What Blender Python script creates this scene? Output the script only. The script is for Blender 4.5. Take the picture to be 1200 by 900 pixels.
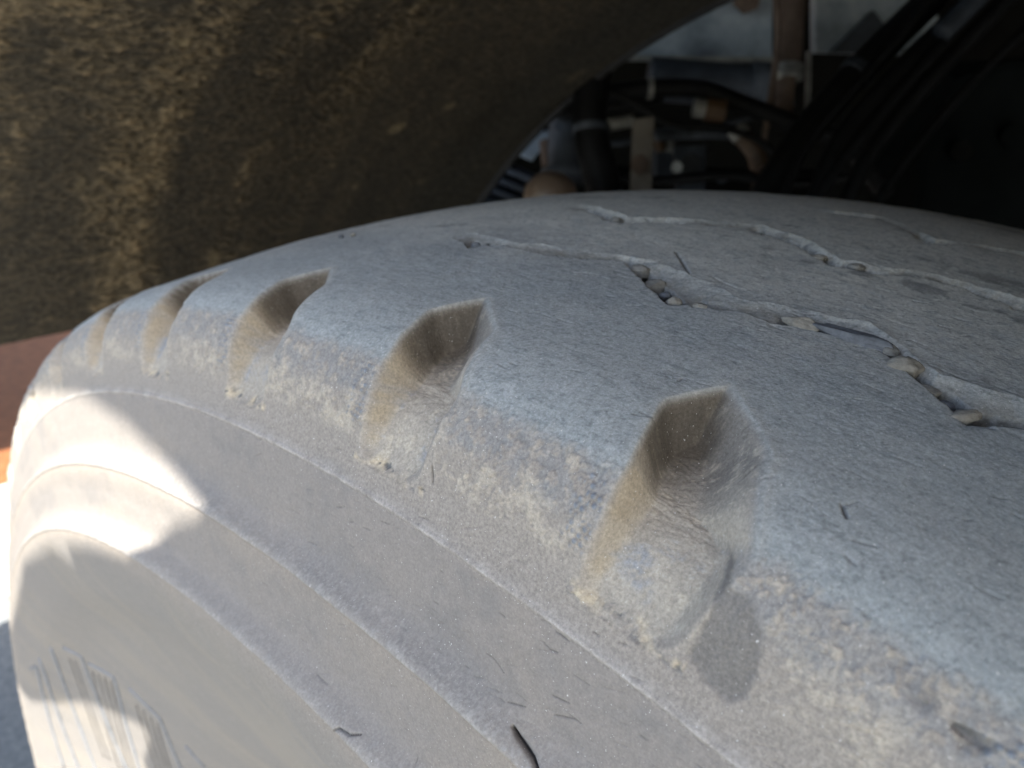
import bpy, bmesh, math, random
import numpy as np
from mathutils import Vector, Matrix, Quaternion

for o in list(bpy.data.objects):
    bpy.data.objects.remove(o)
scene = bpy.context.scene
COL = scene.collection
ZC = 0.5                      # height of the wheel centre above the ground

# ---------------------------------------------------------------- camera
CAM = Vector((-0.2027, -0.1163, 0.5350 + ZC))
RT = Vector((0.69418, -0.71980, 0.00195)); UP = Vector((0.26617, 0.25922, 0.92842)); FW = Vector((0.66878, 0.64397, -0.37153))
F_PX = 897.3                  # focal length for a picture 1200 wide
cd = bpy.data.cameras.new('camera'); cam = bpy.data.objects.new('camera', cd); COL.objects.link(cam)
cam.matrix_world = Matrix(((RT.x, UP.x, -FW.x, CAM.x), (RT.y, UP.y, -FW.y, CAM.y), (RT.z, UP.z, -FW.z, CAM.z), (0, 0, 0, 1)))
cd.sensor_width = 36; cd.lens = 36 * F_PX / 1200; cd.clip_start = 0.01; cd.clip_end = 500
cd.dof.use_dof = True; cd.dof.focus_distance = 0.128; cd.dof.aperture_fstop = 22.0
scene.camera = cam

# ---------------------------------------------------------------- sky, sun, exposure
SUN_EL, SUN_AZ = math.radians(50), math.radians(50)          # azimuth measured from -x towards -y
SUN = Vector((-math.cos(SUN_EL) * math.cos(SUN_AZ), -math.cos(SUN_EL) * math.sin(SUN_AZ), math.sin(SUN_EL)))
world = bpy.data.worlds.new('World'); scene.world = world; world.use_nodes = True
wn = world.node_tree; bg = wn.nodes['Background']
sky = wn.nodes.new('ShaderNodeTexSky'); sky.sky_type = 'NISHITA'; sky.sun_disc = False
sky.sun_elevation = SUN_EL; sky.sun_rotation = math.atan2(SUN.x, SUN.y)
sky.dust_density = 2.0
wn.links.new(sky.outputs[0], bg.inputs[0]); bg.inputs[1].default_value = 0.12
sl = bpy.data.lights.new('sun', 'SUN'); sl.energy = 5.0; sl.angle = math.radians(0.4); sl.color = (1.0, 0.97, 0.92)
so = bpy.data.objects.new('sun', sl); COL.objects.link(so); so.rotation_euler = SUN.to_track_quat('Z', 'Y').to_euler()
vs = scene.view_settings; vs.view_transform = 'Standard'; vs.look = 'None'; vs.gamma = 1; vs.exposure = 2.0; vs.use_white_balance = True; vs.white_balance_temperature = 6850; vs.white_balance_tint = 8; vs.use_curve_mapping = False

# ---------------------------------------------------------------- helpers
def tag(o, label=None, cat=None, group=None, kind=None):
    if label: o['label'] = label
    if cat: o['category'] = cat
    if group: o['group'] = group
    if kind: o['kind'] = kind
    return o

def empty(name, loc=(0, 0, 0)):
    o = bpy.data.objects.new(name, None); COL.objects.link(o); o.location = loc; o.empty_display_size = .02; return o

def link(name, me, mat, parent=None, smooth=True):
    o = bpy.data.objects.new(name, me); COL.objects.link(o)
    if mat: me.materials.append(mat)
    if smooth: me.polygons.foreach_set('use_smooth', [True] * len(me.polygons))
    if parent:
        o.parent = parent; o.matrix_parent_inverse = Matrix.Translation(-parent.location)
    return o

def from_bm(name, bm, mat, parent=None, smooth=True):
    bmesh.ops.recalc_face_normals(bm, faces=bm.faces[:])
    me = bpy.data.meshes.new(name); bm.to_mesh(me); bm.free()
    return link(name, me, mat, parent, smooth)

def px(x, y, depth):
    """a point of the place seen at photo position x, y (of 1200 by 900), so many metres deep"""
    return CAM + (FW + RT * ((x - 600) / F_PX) + UP * ((450 - y) / F_PX)) * depth

def box_bm(bm, c, size, rot=None, bevel=0):
    r = bmesh.ops.create_cube(bm, size=1); vs_ = r['verts']
    M = Matrix.Translation(c) @ (rot.to_4x4() if rot else Matrix.Identity(4)) @ Matrix.Diagonal((*size, 1))
    bmesh.ops.transform(bm, matrix=M, verts=vs_)
    if bevel:
        es = list({e for v in vs_ for e in v.link_edges})
        bmesh.ops.bevel(bm, geom=es, offset=bevel, segments=2, affect='EDGES', profile=.6)

def tube_bm(bm, pts, rad, n=14, cap=True):
    """round tube along points; rad a number or one per point"""
    pts = [Vector(p) for p in pts]
    if not hasattr(rad, '__len__'): rad = [rad] * len(pts)
    rings = []; ref = None
    for i, p in enumerate(pts):
        t = (pts[min(i + 1, len(pts) - 1)] - pts[max(i - 1, 0)]).normalized()
        if ref is None: ref = t.orthogonal().normalized()
        ref = (ref - t * ref.dot(t)).normalized(); b = t.cross(ref)
        rings.append([bm.verts.new(p + (ref * math.cos(2 * math.pi * k / n) + b * math.sin(2 * math.pi * k / n)) * rad[i]) for k in range(n)])
    for a, b in zip(rings, rings[1:]):
        for k in range(n): bm.faces.new((a[k], a[(k + 1) % n], b[(k + 1) % n], b[k]))
    if cap: bm.faces.new(rings[0][::-1]); bm.faces.new(rings[-1])

def spline(pts, n=10):
    pts = [Vector(p) for p in pts]; Q = [2 * pts[0] - pts[1]] + pts + [2 * pts[-1] - pts[-2]]; out = []
    for i in range(1, len(Q) - 2):
        for k in range(n):
            t = k / n; p0, p1, p2, p3 = Q[i - 1:i + 3]
            out.append(.5 * (2 * p1 + (p2 - p0) * t + (2 * p0 - 5 * p1 + 4 * p2 - p3) * t * t + (3 * p1 - p0 - 3 * p2 + p3) * t ** 3))
    return out + [pts[-1]]

def prism_bm(bm, poly, vec, bevel=0):
    """flat outline (3-D points) given thickness along vec"""
    a = [bm.verts.new(p) for p in poly]; b = [bm.verts.new(Vector(p) + vec) for p in poly]
    n = len(a); fs = [bm.faces.new(a), bm.faces.new(b[::-1])]
    for k in range(n): fs.append(bm.faces.new((a[k], b[k], b[(k + 1) % n], a[(k + 1) % n])))
    if bevel:
        bmesh.ops.bevel(bm, geom=list({e for f in fs[:2] for e in f.edges}), offset=bevel, segments=2, affect='EDGES', profile=.6)

# ---------------------------------------------------------------- materials
def new_mat(name):
    m = bpy.data.materials.new(name); m.use_nodes = True
    return m, m.node_tree, m.node_tree.nodes['Principled BSDF']

def noise_node(nt, scale, detail=4, rough=.6, coord='Object', stretch=None):
    tc = nt.nodes.new('ShaderNodeTexCoord'); n = nt.nodes.new('ShaderNodeTexNoise')
    n.inputs['Scale'].default_value = scale; n.inputs['Detail'].default_value = detail; n.inputs['Roughness'].default_value = rough
    if stretch:
        mp = nt.nodes.new('ShaderNodeMapping'); mp.inputs['Scale'].default_value = stretch
        nt.links.new(tc.outputs[coord], mp.inputs[0]); nt.links.new(mp.outputs[0], n.inputs[0])
    else: nt.links.new(tc.outputs[coord], n.inputs[0])
    return n

def ramp(nt, src, stops):
    r = nt.nodes.new('ShaderNodeValToRGB'); e = r.color_ramp.elements
    while len(e) < len(stops): e.new(.5)
    for k, (p, c) in enumerate(stops): e[k].position = p; e[k].color = (*c, 1)
    nt.links.new(src, r.inputs[0]); return r

def grime(name, stops, scale=20, rough=.6, metal=0, bump=.2, bdist=.002, bscale=None, detail=6, stretch=None, spec=.5):
    m, nt, b = new_mat(name)
    n = noise_node(nt, scale, detail, .65, stretch=stretch); r = ramp(nt, n.outputs[0], stops)
    nt.links.new(r.outputs[0], b.inputs['Base Color'])
    n2 = noise_node(nt, bscale or scale * 4, 6, .65); bp = nt.nodes.new('ShaderNodeBump'); bp.inputs['Strength'].default_value = bump; bp.inputs['Distance'].default_value = bdist
    nt.links.new(n2.outputs[0], bp.inputs['Height']); nt.links.new(bp.outputs[0], b.inputs['Normal'])
    b.inputs['Roughness'].default_value = rough; b.inputs['Metallic'].default_value = metal; b.inputs['Specular IOR Level'].default_value = spec
    return m

# ---------------------------------------------------------------- ground
def plane(name, x0, x1, y0, y1, z, mat, label, n=1):
    bm = bmesh.new(); v = [bm.verts.new(p) for p in ((x0, y0, z), (x1, y0, z), (x1, y1, z), (x0, y1, z))]; bm.faces.new(v)
    return tag(from_bm(name, bm, mat, None, False), label, 'ground', kind='structure')
M_asph = grime('asphalt', [(.3, (.14, .15, .16)), (.5, (.22, .235, .245)), (.72, (.36, .37, .37))], 90, .9, bump=.8, bdist=.01, bscale=160)
M_conc = grime('concrete', [(.3, (.42, .42, .40)), (.7, (.60, .59, .55))], 25, .9, bump=.4, bdist=.004)
M_terra = grime('terracotta', [(.3, (.15, .050, .015)), (.55, (.23, .080, .025)), (.75, (.30, .12, .045))], 30, .85, bump=.4, bdist=.004)
plane('ground', -40, 40, -40, 40, 0, M_asph, 'grey blue gritty tarmac in the shade under the vehicle')
plane('concrete_strip', -3, 3, 1.60, 2.15, .004, M_conc, 'pale concrete strip glaring in the sun beside the tyre')
plane('terracotta_paving', -3, 3, 2.153, 6, .004, M_terra, 'terracotta paving beyond the pale concrete strip')

# ---------------------------------------------------------------- tyre surface
CP = np.array([(-.085,.27),(-.1,.30),(-.1145,.335),(-.1268,.3668),(-.1395,.392),(-.1447,.4174),(-.1405,.4225),(-.1392,.4300),(-.1381,.4393),(-.1335,.4440),(-.1318,.4520),(-.1302,.4617),(-.1278,.4686),(-.1253,.4790),(-.1195,.4862),(-.1105,.4900),(-.0951,.4924),(-.06,.4970),(-.02,.4997),(.02,.4997),(.06,.4970),(.0951,.4924),(.1105,.4900),(.1195,.4862),(.1253,.479),(.1302,.4617),(.1381,.4393),(.1447,.4174),(.1395,.392),(.1268,.3668),(.1,.30),(.085,.27)])
def catmull(P, n=60):
    Q = np.vstack([2*P[0]-P[1], P, 2*P[-1]-P[-2]]); out = []; t = np.linspace(0, 1, n, endpoint=False)[:, None]
    for i in range(1, len(Q)-2):
        p0, p1, p2, p3 = Q[i-1], Q[i], Q[i+1], Q[i+2]
        d0 = np.sqrt(np.linalg.norm(p1-p0)); d1 = np.sqrt(np.linalg.norm(p2-p1)); d2 = np.sqrt(np.linalg.norm(p3-p2))
        m1 = ((p1-p0)/d0-(p2-p0)/(d0+d1)+(p2-p1)/d1)*d1; m2 = ((p2-p1)/d1-(p3-p1)/(d1+d2)+(p3-p2)/d2)*d1
        out.append((2*t**3-3*t**2+1)*p1+(t**3-2*t**2+t)*m1+(-2*t**3+3*t**2)*p2+(t**3-t**2)*m2)
    out.append(Q[-2][None]); return np.vstack(out)
PD = catmull(CP); PL = np.r_[0, np.cumsum(np.linalg.norm(np.diff(PD, axis=0), axis=1))]
def prof(s): return np.interp(s, PL, PD[:, 0]), np.interp(s, PL, PD[:, 1])
def prof_n(s, e=4e-4):
    xa, ra = prof(np.clip(s-e, 0, PL[-1])); xb, rb = prof(np.clip(s+e, 0, PL[-1])); L = np.hypot(xb-xa, rb-ra)+1e-12
    return -(rb-ra)/L, (xb-xa)/L
def tyre_point(t, s, h=0.0):
    x, r = prof(np.float64(s)); nx, nr = prof_n(np.float64(s)); r = r+nr*h
    return Vector((float(x+nx*h), float(r*math.sin(t)), float(r*math.cos(t))+ZC))
def tyre_normal(t, s):
    nx, nr = prof_n(np.float64(s)); return Vector((float(nx), float(nr*math.sin(t)), float(nr*math.cos(t))))

def lin(*segs):
    out = []
    for a, b, step in segs: out.append(np.linspace(a, b, max(2, int(round((b-a)/step))+1))[:-1])
    return np.concatenate(out)
SA = np.r_[lin((0, .012, .004), (.012, .14, .00062), (.14, .175, .0003), (.175, .266, .00021), (.266, .305, .00022), (.305, .345, .00035), (.345, .45, .0009), (.45, PL[-1], .006)), PL[-1]]
TA = np.r_[lin((-.30, -.24, .0012), (-.24, -.10, .00045), (-.10, .02, .00055), (.02, .14, .0008), (.14, .40, .0015), (.40, 1.40, .0045), (1.40, 2*math.pi-.30, .03)), 2*math.pi-.30]
NS, NT = len(SA), len(TA)
S, T = np.meshgrid(SA, TA, indexing='ij')
A = T*.48                                                    # arc length along the tread, metres
rng = np.random.default_rng(7); LAT = rng.random((256, 256))
def vn(fa, fs, seed=0, a=None, s=None):
    """value noise in -1..1 with so many cells a metre along the tread / across it"""
    u = (A if a is None else a)*fa+seed*17.31+300; v = (S if s is None else s)*fs+seed*9.77+300
    iu = np.floor(u).astype(np.int32); iv = np.floor(v).astype(np.int32); fu = u-iu; fv = v-iv
    fu = fu*fu*(3-2*fu); fv = fv*fv*(3-2*fv); i0 = iu & 255; i1 = (iu+1) & 255; j0 = iv & 255; j1 = (iv+1) & 255
    return 2*((LAT[i0, j0]*(1-fu)+LAT[i1, j0]*fu)*(1-fv)+(LAT[i0, j1]*(1-fu)+LAT[i1, j1]*fu)*fv)-1
def fbm(fa, fs, seed=0, octs=3, g=.55):
    o = 0; w = 1; tot = 0
    for k in range(octs): o = o+w*vn(fa*2**k, fs*2**k, seed+k*3); tot += w; w *= g
    return o/tot
def sst(x, a, b):
    t = np.clip((x-a)/(b-a), 0, 1); return t*t*(3-2*t)
n_lo = fbm(60, 60, 1); n_md = fbm(280, 280, 2); n_hi = fbm(900, 900, 5, 3, .7); n_str = fbm(500, 1500, 9, 3, .7); n_str2 = fbm(140, 500, 12, 3)

H = .00025*n_lo+.00008*n_md
# --- notches in the shoulder, one every PITCH radians, all cut to one outline (u = angle from the lower left corner)
PITCH = .1155
K = np.round((T+.1226+.018)/PITCH)                           # which notch
U = T-(-.1226+K*PITCH)+.0015*vn(3/.48/PITCH, 30, 4)*0
SO = S+.0004*n_md
def smi(x, xs, ys, w=.0011):
    return sum(np.interp(x+k*w, xs, ys)*c for k, c in ((-2, .12), (-1, .23), (0, .30), (1, .23), (2, .12)))
uL = smi(SO, [.2135, .2155, .2255, .236, .2506, .2560, .2620], [-.004, .000, -.0015, .000, .0080, .0035, -.0030], .0007)
uR = smi(SO, [.2135, .2155, .2215, .2335, .2449, .2506, .2570, .2620], [-.030, -.0375, -.041, -.0470, -.036, -.0320, -.017, -.0040], .0009)
inS = (SO > .2135) & (SO < .2622)
dl = (uL-U)*.48; dr = (U-uR)*.48                             # metres inside the left / right border
inn = inS & (dl > 0) & (dr > 0) & (T > -.4) & (T < 1.6)
Dm = smi(SO, [.2135, .2150, .2175, .2235, .2330, .2420, .2500, .2560, .2605, .2622], [.0, .0012, .0027, .0052, .0088, .0100, .0097, .0083, .0048, 0], .0006)
wl = sst(dl, -.0002, .0030); wr = sst(dr, 0, np.interp(SO, [.215, .228, .24, .262], [.0030, .0052, .0115, .0100]))
floor_w = wl*wr
ND = np.where(inn, Dm*np.minimum(wl, wr), 0)
H -= ND*(1+.035*n_md)-np.where(inn, floor_w*(.00012*n_hi+.00016*fbm(380, 380, 35, 3)), 0)
notch = np.where(inn, np.clip(ND/.002, 0, 1), 0)
floor_m = np.where(inn, wl*wr, 0)
lwall = np.where(inn, (1-sst(dl+.0005*n_md, .0014, .0034))*sst(dl, 0, .0004), 0)
rim_m = np.where(inS, np.exp(-np.minimum(np.abs(dl), np.abs(dr))/.0010), 0)*np.where((U < .012) & (U > -.052), 1, 0)
# --- zigzag grooves across the tread, worn nearly shut: steep near wall, dusty slope on the far side
def zig(pts, ext):
    p = np.array(sorted(pts)); lo, hi = p[0, 0], p[-1, 0]
    return np.interp(T, p[:, 0], p[:, 1])
groove = np.zeros_like(S); slot = np.zeros_like(S)
TH0 = T
g1n = [(.0900,.2930),(.0600,.2880),(.0517,.2848),(.0452,.29),(.0042,.2881),(-.0318,.2943),(-.0465,.2891),(-.076,.2796),(-.0809,.2824),(-.1014,.2862),(-.1145,.2858),(-.1259,.2891),(-.1472,.2905),(-.1619,.2872),(-.1816,.2810),(-.1881,.2791),(-.1996,.2834),(-.215,.286),(-.26,.2905),(-.30,.280)]
g1f = [(.0900,.2990),(.0738,.2976),(.0304,.2934),(-.0269,.2976),(-.0555,.2972),(-.0948,.2919),(-.1398,.2995),(-.1718,.2896),(-.1939,.2924),(-.215,.292),(-.26,.2995),(-.30,.288)]
g1d = [(.10,0),(.078,0),(.060,.0022),(.046,.0030),(.040,.0016),(.010,.0012),(-.020,.0010),(-.032,.0024),(-.044,.0052),(-.078,.0050),(-.084,.0020),(-.110,.0014),(-.120,.0026),(-.130,.0042),(-.150,.0054),(-.190,.0054),(-.196,.0040),(-.21,.0022),(-.30,.004)]
g2n = [(.075,.3330),(.0517,.3323),(.0157,.3223),(-.0162,.3309),(-.0473,.3384),(-.0801,.3309),(-.1014,.3233),(-.1202,.3256),(-.1341,.3318),(-.1521,.3337),(-.1767,.3313),(-.2050,.3233),(-.30,.333)]
g2d = [(.08,0),(.060,.0014),(.045,.0050),(.000,.0046),(-.018,.0010),(-.044,.0010),(-.050,.0024),(-.078,.0040),(-.104,.0052),(-.112,.0030),(-.135,.0004),(-.140,.0014),(-.150,.0022),(-.19,.0026),(-.30,.002)]
g3n = [(.06,.386),(.0378,.3840),(.00,.372),(-.0572,.3802),(-.0752,.3854),(-.1177,.3655),(-.1333,.3741),(-.1538,.3812),(-.1850,.3730),(-.30,.384)]
g3d = [(.09,0),(.05,.0003),(.0,.0004),(-.045,.0006),(-.055,.0022),(-.07,.0022),(-.08,.0008),(-.105,.0010),(-.112,.0024),(-.12,.0024),(-.128,.0006),(-.14,.0020),(-.16,.0022),(-.17,.0008),(-.3,.002)]
for gi, (gn, gf, gd) in enumerate(((g1n, g1f, g1d), (g2n, None, g2d), (g3n, None, g3d))):
    a_ = zig(gn, 0)+.00045*vn(300, 1, 21+gi)+.00030*vn(900, 1, 22+gi); b_ = zig(gf, 0) if gf else a_+.0062+.0018*vn(60, 1, 25+gi)
    b_ = np.maximum(b_, a_+.0028)+.0007*vn(140, 1, 28+gi)+.0005*vn(420, 1, 33+gi); dd = zig(gd, 0)
    f = (S-a_)/(b_-a_); m = (f > 0) & (f < 1)
    steep = sst(S-a_, 0, .0007)
    wslot = np.clip((b_-a_)*.5, .0024, .0044)/(b_-a_)               # deep slit against the near edge
    bev = np.minimum(dd*.36, .0014)*(1-sst(f, .35, 1.0))**.8
    deep = np.maximum(dd-.0010, 0)*1.7*(1-sst(f, wslot, wslot+.12))*sst(dd, .0014, .003)
    gdep = np.where(m, steep*(bev+deep), 0)
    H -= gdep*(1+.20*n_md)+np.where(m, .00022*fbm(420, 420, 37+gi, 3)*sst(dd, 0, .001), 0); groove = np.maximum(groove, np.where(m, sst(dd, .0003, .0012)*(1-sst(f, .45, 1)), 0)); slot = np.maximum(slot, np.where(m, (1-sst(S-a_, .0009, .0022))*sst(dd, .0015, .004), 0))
    # slightly raised, rounded lips either side
    H += .00025*np.exp(-np.abs(S-b_)/.0016)*sst(dd, 0, .002)*(1+n_md)
    H -= .0008*sst(vn(260, 1, 47+gi)+.5*vn(600, 500, 49+gi), .35, .8)*np.exp(-np.abs(S-a_)/.0011)*sst(dd, .0005, .002)
# crumbled rubber along the shoulder below the worn edge
zone_sh = sst(S, .2160, .2200)*(1-sst(S, .2335, .2375))*(1-notch)
crumb = sst(fbm(560, 560, 31, 3, .7), -.05, .35)
H += zone_sh*(.00028*crumb+.00024*n_hi)*(.4+.6*sst(n_lo, -.3, .3))
# rows of little rubber beads beside the left border of each notch
ub = (U-uL)*.48
bead_z = sst(ub, 0, .0006)*(1-sst(ub, .0035, .0065))*sst(S, .2195, .2225)*(1-sst(S, .2315, .2340))
bu, bs_ = ub/.00125, S/.00125; ju = np.floor(bs_)*.37 % 1
br = np.hypot((bu+ju) % 1-.5, bs_ % 1-.5); bead = np.where(np.abs(T) < 1.5, bead_z*sst(vn(900, 900, 41), -.35, .25)*(1-sst(br, .22, .48)), 0)
H += bead*.00045
# lower lip of each notch: crumbs of mud and a small pitted step
lip = np.exp(-((S-.2148)/.0011)**2)*np.where((U < .002) & (U > -.042) & (T < 1.6), 1, 0)
H += lip*(.0003*sst(fbm(700, 700, 44), -.2, .5)-.0004*sst(fbm(600, 900, 45), .25, .5))
# thin bead line and roughened ledges on the sidewall
bead_line = np.exp(-((S-.2084)/.00050)**2); H += bead_line*.00042*(1+.5*n_md)
for sc_, lh in ((.1838, .0008), (.1600, .0008)):
    H += lh*np.exp(-np.clip((S-sc_)/.0022, 0, 9)**2)*sst(S, sc_-.0007, sc_+.0001)*(1+.25*n_md)
led2 = np.exp(-np.clip((S-.1838)/.0048, 0, 9)**1.6)*sst(S, .1832, .1839); led3 = np.exp(-np.clip((S-.1600)/.0042, 0, 9)**1.6)*sst(S, .1594, .1601)
led1 = np.exp(-np.clip((S-.2084)/.0016, 0, 9)**1.6)*sst(S, .2078, .2084)
ledge = np.maximum(led2, led3)
H += ledge*.00003*n_hi
H += (1-sst(S, .205, .215))*.00003*n_hi
# tread surface: fine scuffing
tn = .0011*n_md+.0009*n_hi+.0006*n_lo
tread_z = sst(S, .2318+tn, .2358+tn)*(1-sst(S, .478, .482))*(1-np.clip(notch*1.6, 0, 1))
H += tread_z*(.00002*n_str+.00003*n_hi-.00007*sst(n_str2, .38, .6))
# torn, pitted shoulder at the near right
tear = sst(T, -.195, -.225)*np.exp(-((S-.2290)/.0035)**2); tearp = sst(fbm(150, 330, 51, 3), .05, .35)*tear
H -= tearp*.0013
# --- cracks
crack = np.zeros_like(S)
def cut(line, w, depth):
    global H
    P = np.array(line); lo = P.min(0)-.01; hi = P.max(0)+.01
    i0, i1 = np.searchsorted(SA, [lo[1], hi[1]]); j0, j1 = np.searchsorted(TA, [lo[0], hi[0]])
    i1 = max(i1, i0+2); j1 = max(j1, j0+2)
    a = A[i0:i1, j0:j1]; s = S[i0:i1, j0:j1]; best = np.full(a.shape, 9.)
    L = len(P)-1
    for k in range(L):
        p = P[k]*[.48, 1]; q = P[k+1]*[.48, 1]; d = q-p; l2 = d@d+1e-12
        t = np.clip(((a-p[0])*d[0]+(s-p[1])*d[1])/l2, 0, 1); g = (k+t)/L
        ww = w*(.35+.65*np.sin(np.pi*np.clip(.08+.84*g, 0, 1)))
        best = np.minimum(best, np.hypot(a-p[0]-t*d[0], s-p[1]-t*d[1])/ww)
    m = np.exp(-best**2*1.2); H[i0:i1, j0:j1] -= m*depth; crack[i0:i1, j0:j1] = np.maximum(crack[i0:i1, j0:j1], m*min(1, depth/.0006))
CR = [[(-0.1177,0.1875),(-0.1210,0.1870),(-0.1251,0.1866),(-0.1300,0.1861),(-0.1349,0.1851)], [(-0.0293,0.1590),(-0.0342,0.1609),(-0.0416,0.1614),(-0.0465,0.1628)], [(-0.0956,0.1946),(-0.0997,0.1946),(-0.1055,0.1937)], [(-0.1267,0.1965),(-0.1308,0.1970),(-0.1341,0.1975)], [(-0.1300,0.1937),(-0.1333,0.1946),(-0.1374,0.1956)], [(-0.1112,0.1899),(-0.1186,0.1913)], [(-0.0506,0.2203),(-0.0523,0.2169)], [(-0.0776,0.1676),(-0.0784,0.1652)], [(-0.1177,0.2041),(-0.1218,0.2036),(-0.1251,0.2041)], [(-0.1775,0.2473),(-0.1808,0.2454)], [(-0.0424,0.3076),(-0.0645,0.2962)], [(-0.0735,0.2981),(-0.0874,0.2957)]]
CW = [(.00042, .0022), (.00022, .0007), (.00016, .0003), (.00016, .0003), (.00016, .0003), (.00014, .0003), (.00020, .0006), (.00016, .0003), (.00016, .0003), (.00025, .0006), (.0003, .0006), (.00025, .0004)]
for l, (w, d_) in zip(CR, CW): cut(l, w, d_)
cr = random.Random(3)
for k in range(300):                                         # short crazing on the sidewall, running forward and down
    t0 = -.20+cr.random()**1.3*.30; s0 = cr.uniform(.188, .2135) if cr.random() < .75 else cr.uniform(.163, .183)
    ln = cr.uniform(.002, .0075); sl_ = cr.uniform(-.15, .35)+(.25 if cr.random() < .3 else 0); bend = cr.uniform(-.12, .12)
    P = [(t0, s0), (t0-ln*.5, s0+ln*.48*.5*sl_+bend*ln*.2), (t0-ln, s0+ln*.48*sl_)]
    cut(P, cr.uniform(.00008, .00016), cr.uniform(.00006, .00030)*(1 if cr.random() < .25 else .5))
for k in range(150):                                         # nicks and scuffs in the tread
    t0 = cr.uniform(-.24, .06); s0 = cr.uniform(.238, .345); ln = cr.uniform(.0015, .006); an = cr.gauss(.5, .5)
    cut([(t0, s0), (t0-ln*math.cos(an), s0+ln*.48*math.sin(an))], cr.uniform(.00015, .0003), cr.uniform(.0001, .0004))

# --- darker, slightly sunken patch beside the nearest notch
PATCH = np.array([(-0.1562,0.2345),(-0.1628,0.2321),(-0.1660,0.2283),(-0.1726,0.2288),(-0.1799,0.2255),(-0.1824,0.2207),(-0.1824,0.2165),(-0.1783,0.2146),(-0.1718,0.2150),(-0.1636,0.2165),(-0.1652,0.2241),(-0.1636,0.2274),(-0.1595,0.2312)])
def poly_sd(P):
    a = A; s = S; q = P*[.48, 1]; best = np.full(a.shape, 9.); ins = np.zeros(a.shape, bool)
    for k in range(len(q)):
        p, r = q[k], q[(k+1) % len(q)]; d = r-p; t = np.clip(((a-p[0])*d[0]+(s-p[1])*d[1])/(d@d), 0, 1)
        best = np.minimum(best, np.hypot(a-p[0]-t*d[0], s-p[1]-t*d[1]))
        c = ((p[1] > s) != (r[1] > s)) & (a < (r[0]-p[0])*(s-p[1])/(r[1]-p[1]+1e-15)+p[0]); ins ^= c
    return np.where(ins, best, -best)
psd = poly_sd(PATCH); dark_patch = sst(psd+.0005*n_md+.0004*n_hi, -.0007, .0007)*(.85+.15*sst(n_hi, -.5, .2)); H -= dark_patch*.0004

# --- colour of the rubber and the dirt on it, with some shade painted in
def col(*c): return np.array(c, dtype=np.float64)
def mixc(C, c, m): return C*(1-m[..., None])+c*m[..., None]
C = np.empty(S.shape+(3,)); C[:] = col(.218, .198, .182)                      # dusty sidewall
C = mixc(C, col(.245, .215, .186), sst(n_lo, .0, .7)*.5)
C = mixc(C, col(.172, .163, .158), sst(fbm(45, 80, 61)+.3*n_md, .0, .6)*.6)
low = (1-sst(S, .150, .160)); C = mixc(C, col(.188, .175, .163), low*.8); C = mixc(C, col(.232, .207, .176), low*sst(fbm(40, 12, 63), -.2, .5)*.6)   # brown streaks near the bead
C = mixc(C, col(.258, .220, .180), np.exp(-np.clip((.1836-S)/.0035, 0, 9))*np.where(S < .1836, 1, 0)*.6)
C = mixc(C, col(.258, .220, .180), np.exp(-np.clip((.1598-S)/.0035, 0, 9))*np.where(S < .1598, 1, 0)*.6)
n_vh = fbm(1700, 1700, 64, 2, .8)
C = mixc(C, col(.325, .308, .288), ledge*(.30+.55*sst(n_vh+.35*n_md, -.1, .6)))
C = mixc(C, col(.36, .335, .31), np.maximum(bead_line, led1*.7)*(.4+.6*sst(n_md, -.4, .3)))
mid = sst(S, .2095, .2120)*(1-sst(S, .2330, .2350)); C = mixc(C, col(.258, .232, .205), mid*.8)
C = mixc(C, col(.360, .322, .268), zone_sh*sst(n_hi*.6+n_md*.6+.4*n_lo, -.25, .45)*.8)
C = mixc(C, col(.200, .200, .202), zone_sh*(1-crumb)*sst(S, .2235, .2285)*.65)
C = mixc(C, col(.190, .192, .194), sst(fbm(330, 330, 66, 4, .8), .12, .40)*zone_sh*.6*sst(S, .2215, .2275))
C = mixc(C, col(.16, .19, .23), bead*.85)
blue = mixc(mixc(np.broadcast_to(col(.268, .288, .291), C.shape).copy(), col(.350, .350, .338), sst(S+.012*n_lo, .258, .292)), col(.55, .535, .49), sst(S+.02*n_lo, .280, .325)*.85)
blue = mixc(blue, col(.140, .162, .168), sst(n_str, .08, .5)*.5); blue = mixc(blue, col(.12, .13, .14), sst(fbm(1100, 1500, 77, 3, .8), .25, .5)*.5)
blue = mixc(blue, col(.33, .345, .355), sst(fbm(350, 700, 69, 3), .20, .55)*.45)
blue = mixc(blue, col(.215, .235, .238), sst(T, -.12, -.22)*.35)  # near end of the tread darkened in colour for the weaker light there
blue = mixc(blue, col(.14, .14, .14), sst(fbm(45, 90, 71)+.2*n_md, .45, .62)*sst(S, .27, .30)*.6)
C = mixc(C, blue, tread_z)
ndust_shade = mixc(np.broadcast_to(col(.335, .305, .262), C.shape).copy(), col(.215, .200, .180), sst(SO+.002*n_md, .236, .250))
ndust_shade = mixc(ndust_shade, col(.43, .385, .315), sst(n_hi+.5*n_md, .15, .55)*.6)
ndust_shade = mixc(ndust_shade, col(.205, .225, .258), sst(fbm(110, 110, 75)+.5*n_hi, -.15, .55)*(1-sst(SO, .229, .236))*sst(SO, .2165, .2185)*.8)
ndust_shade = mixc(ndust_shade, col(.330, .275, .200), lwall*sst(SO, .2165, .2185)*(1-sst(SO, .2385, .2470))*.9*(.6+.4*sst(n_md, -.3, .3)))
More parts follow.
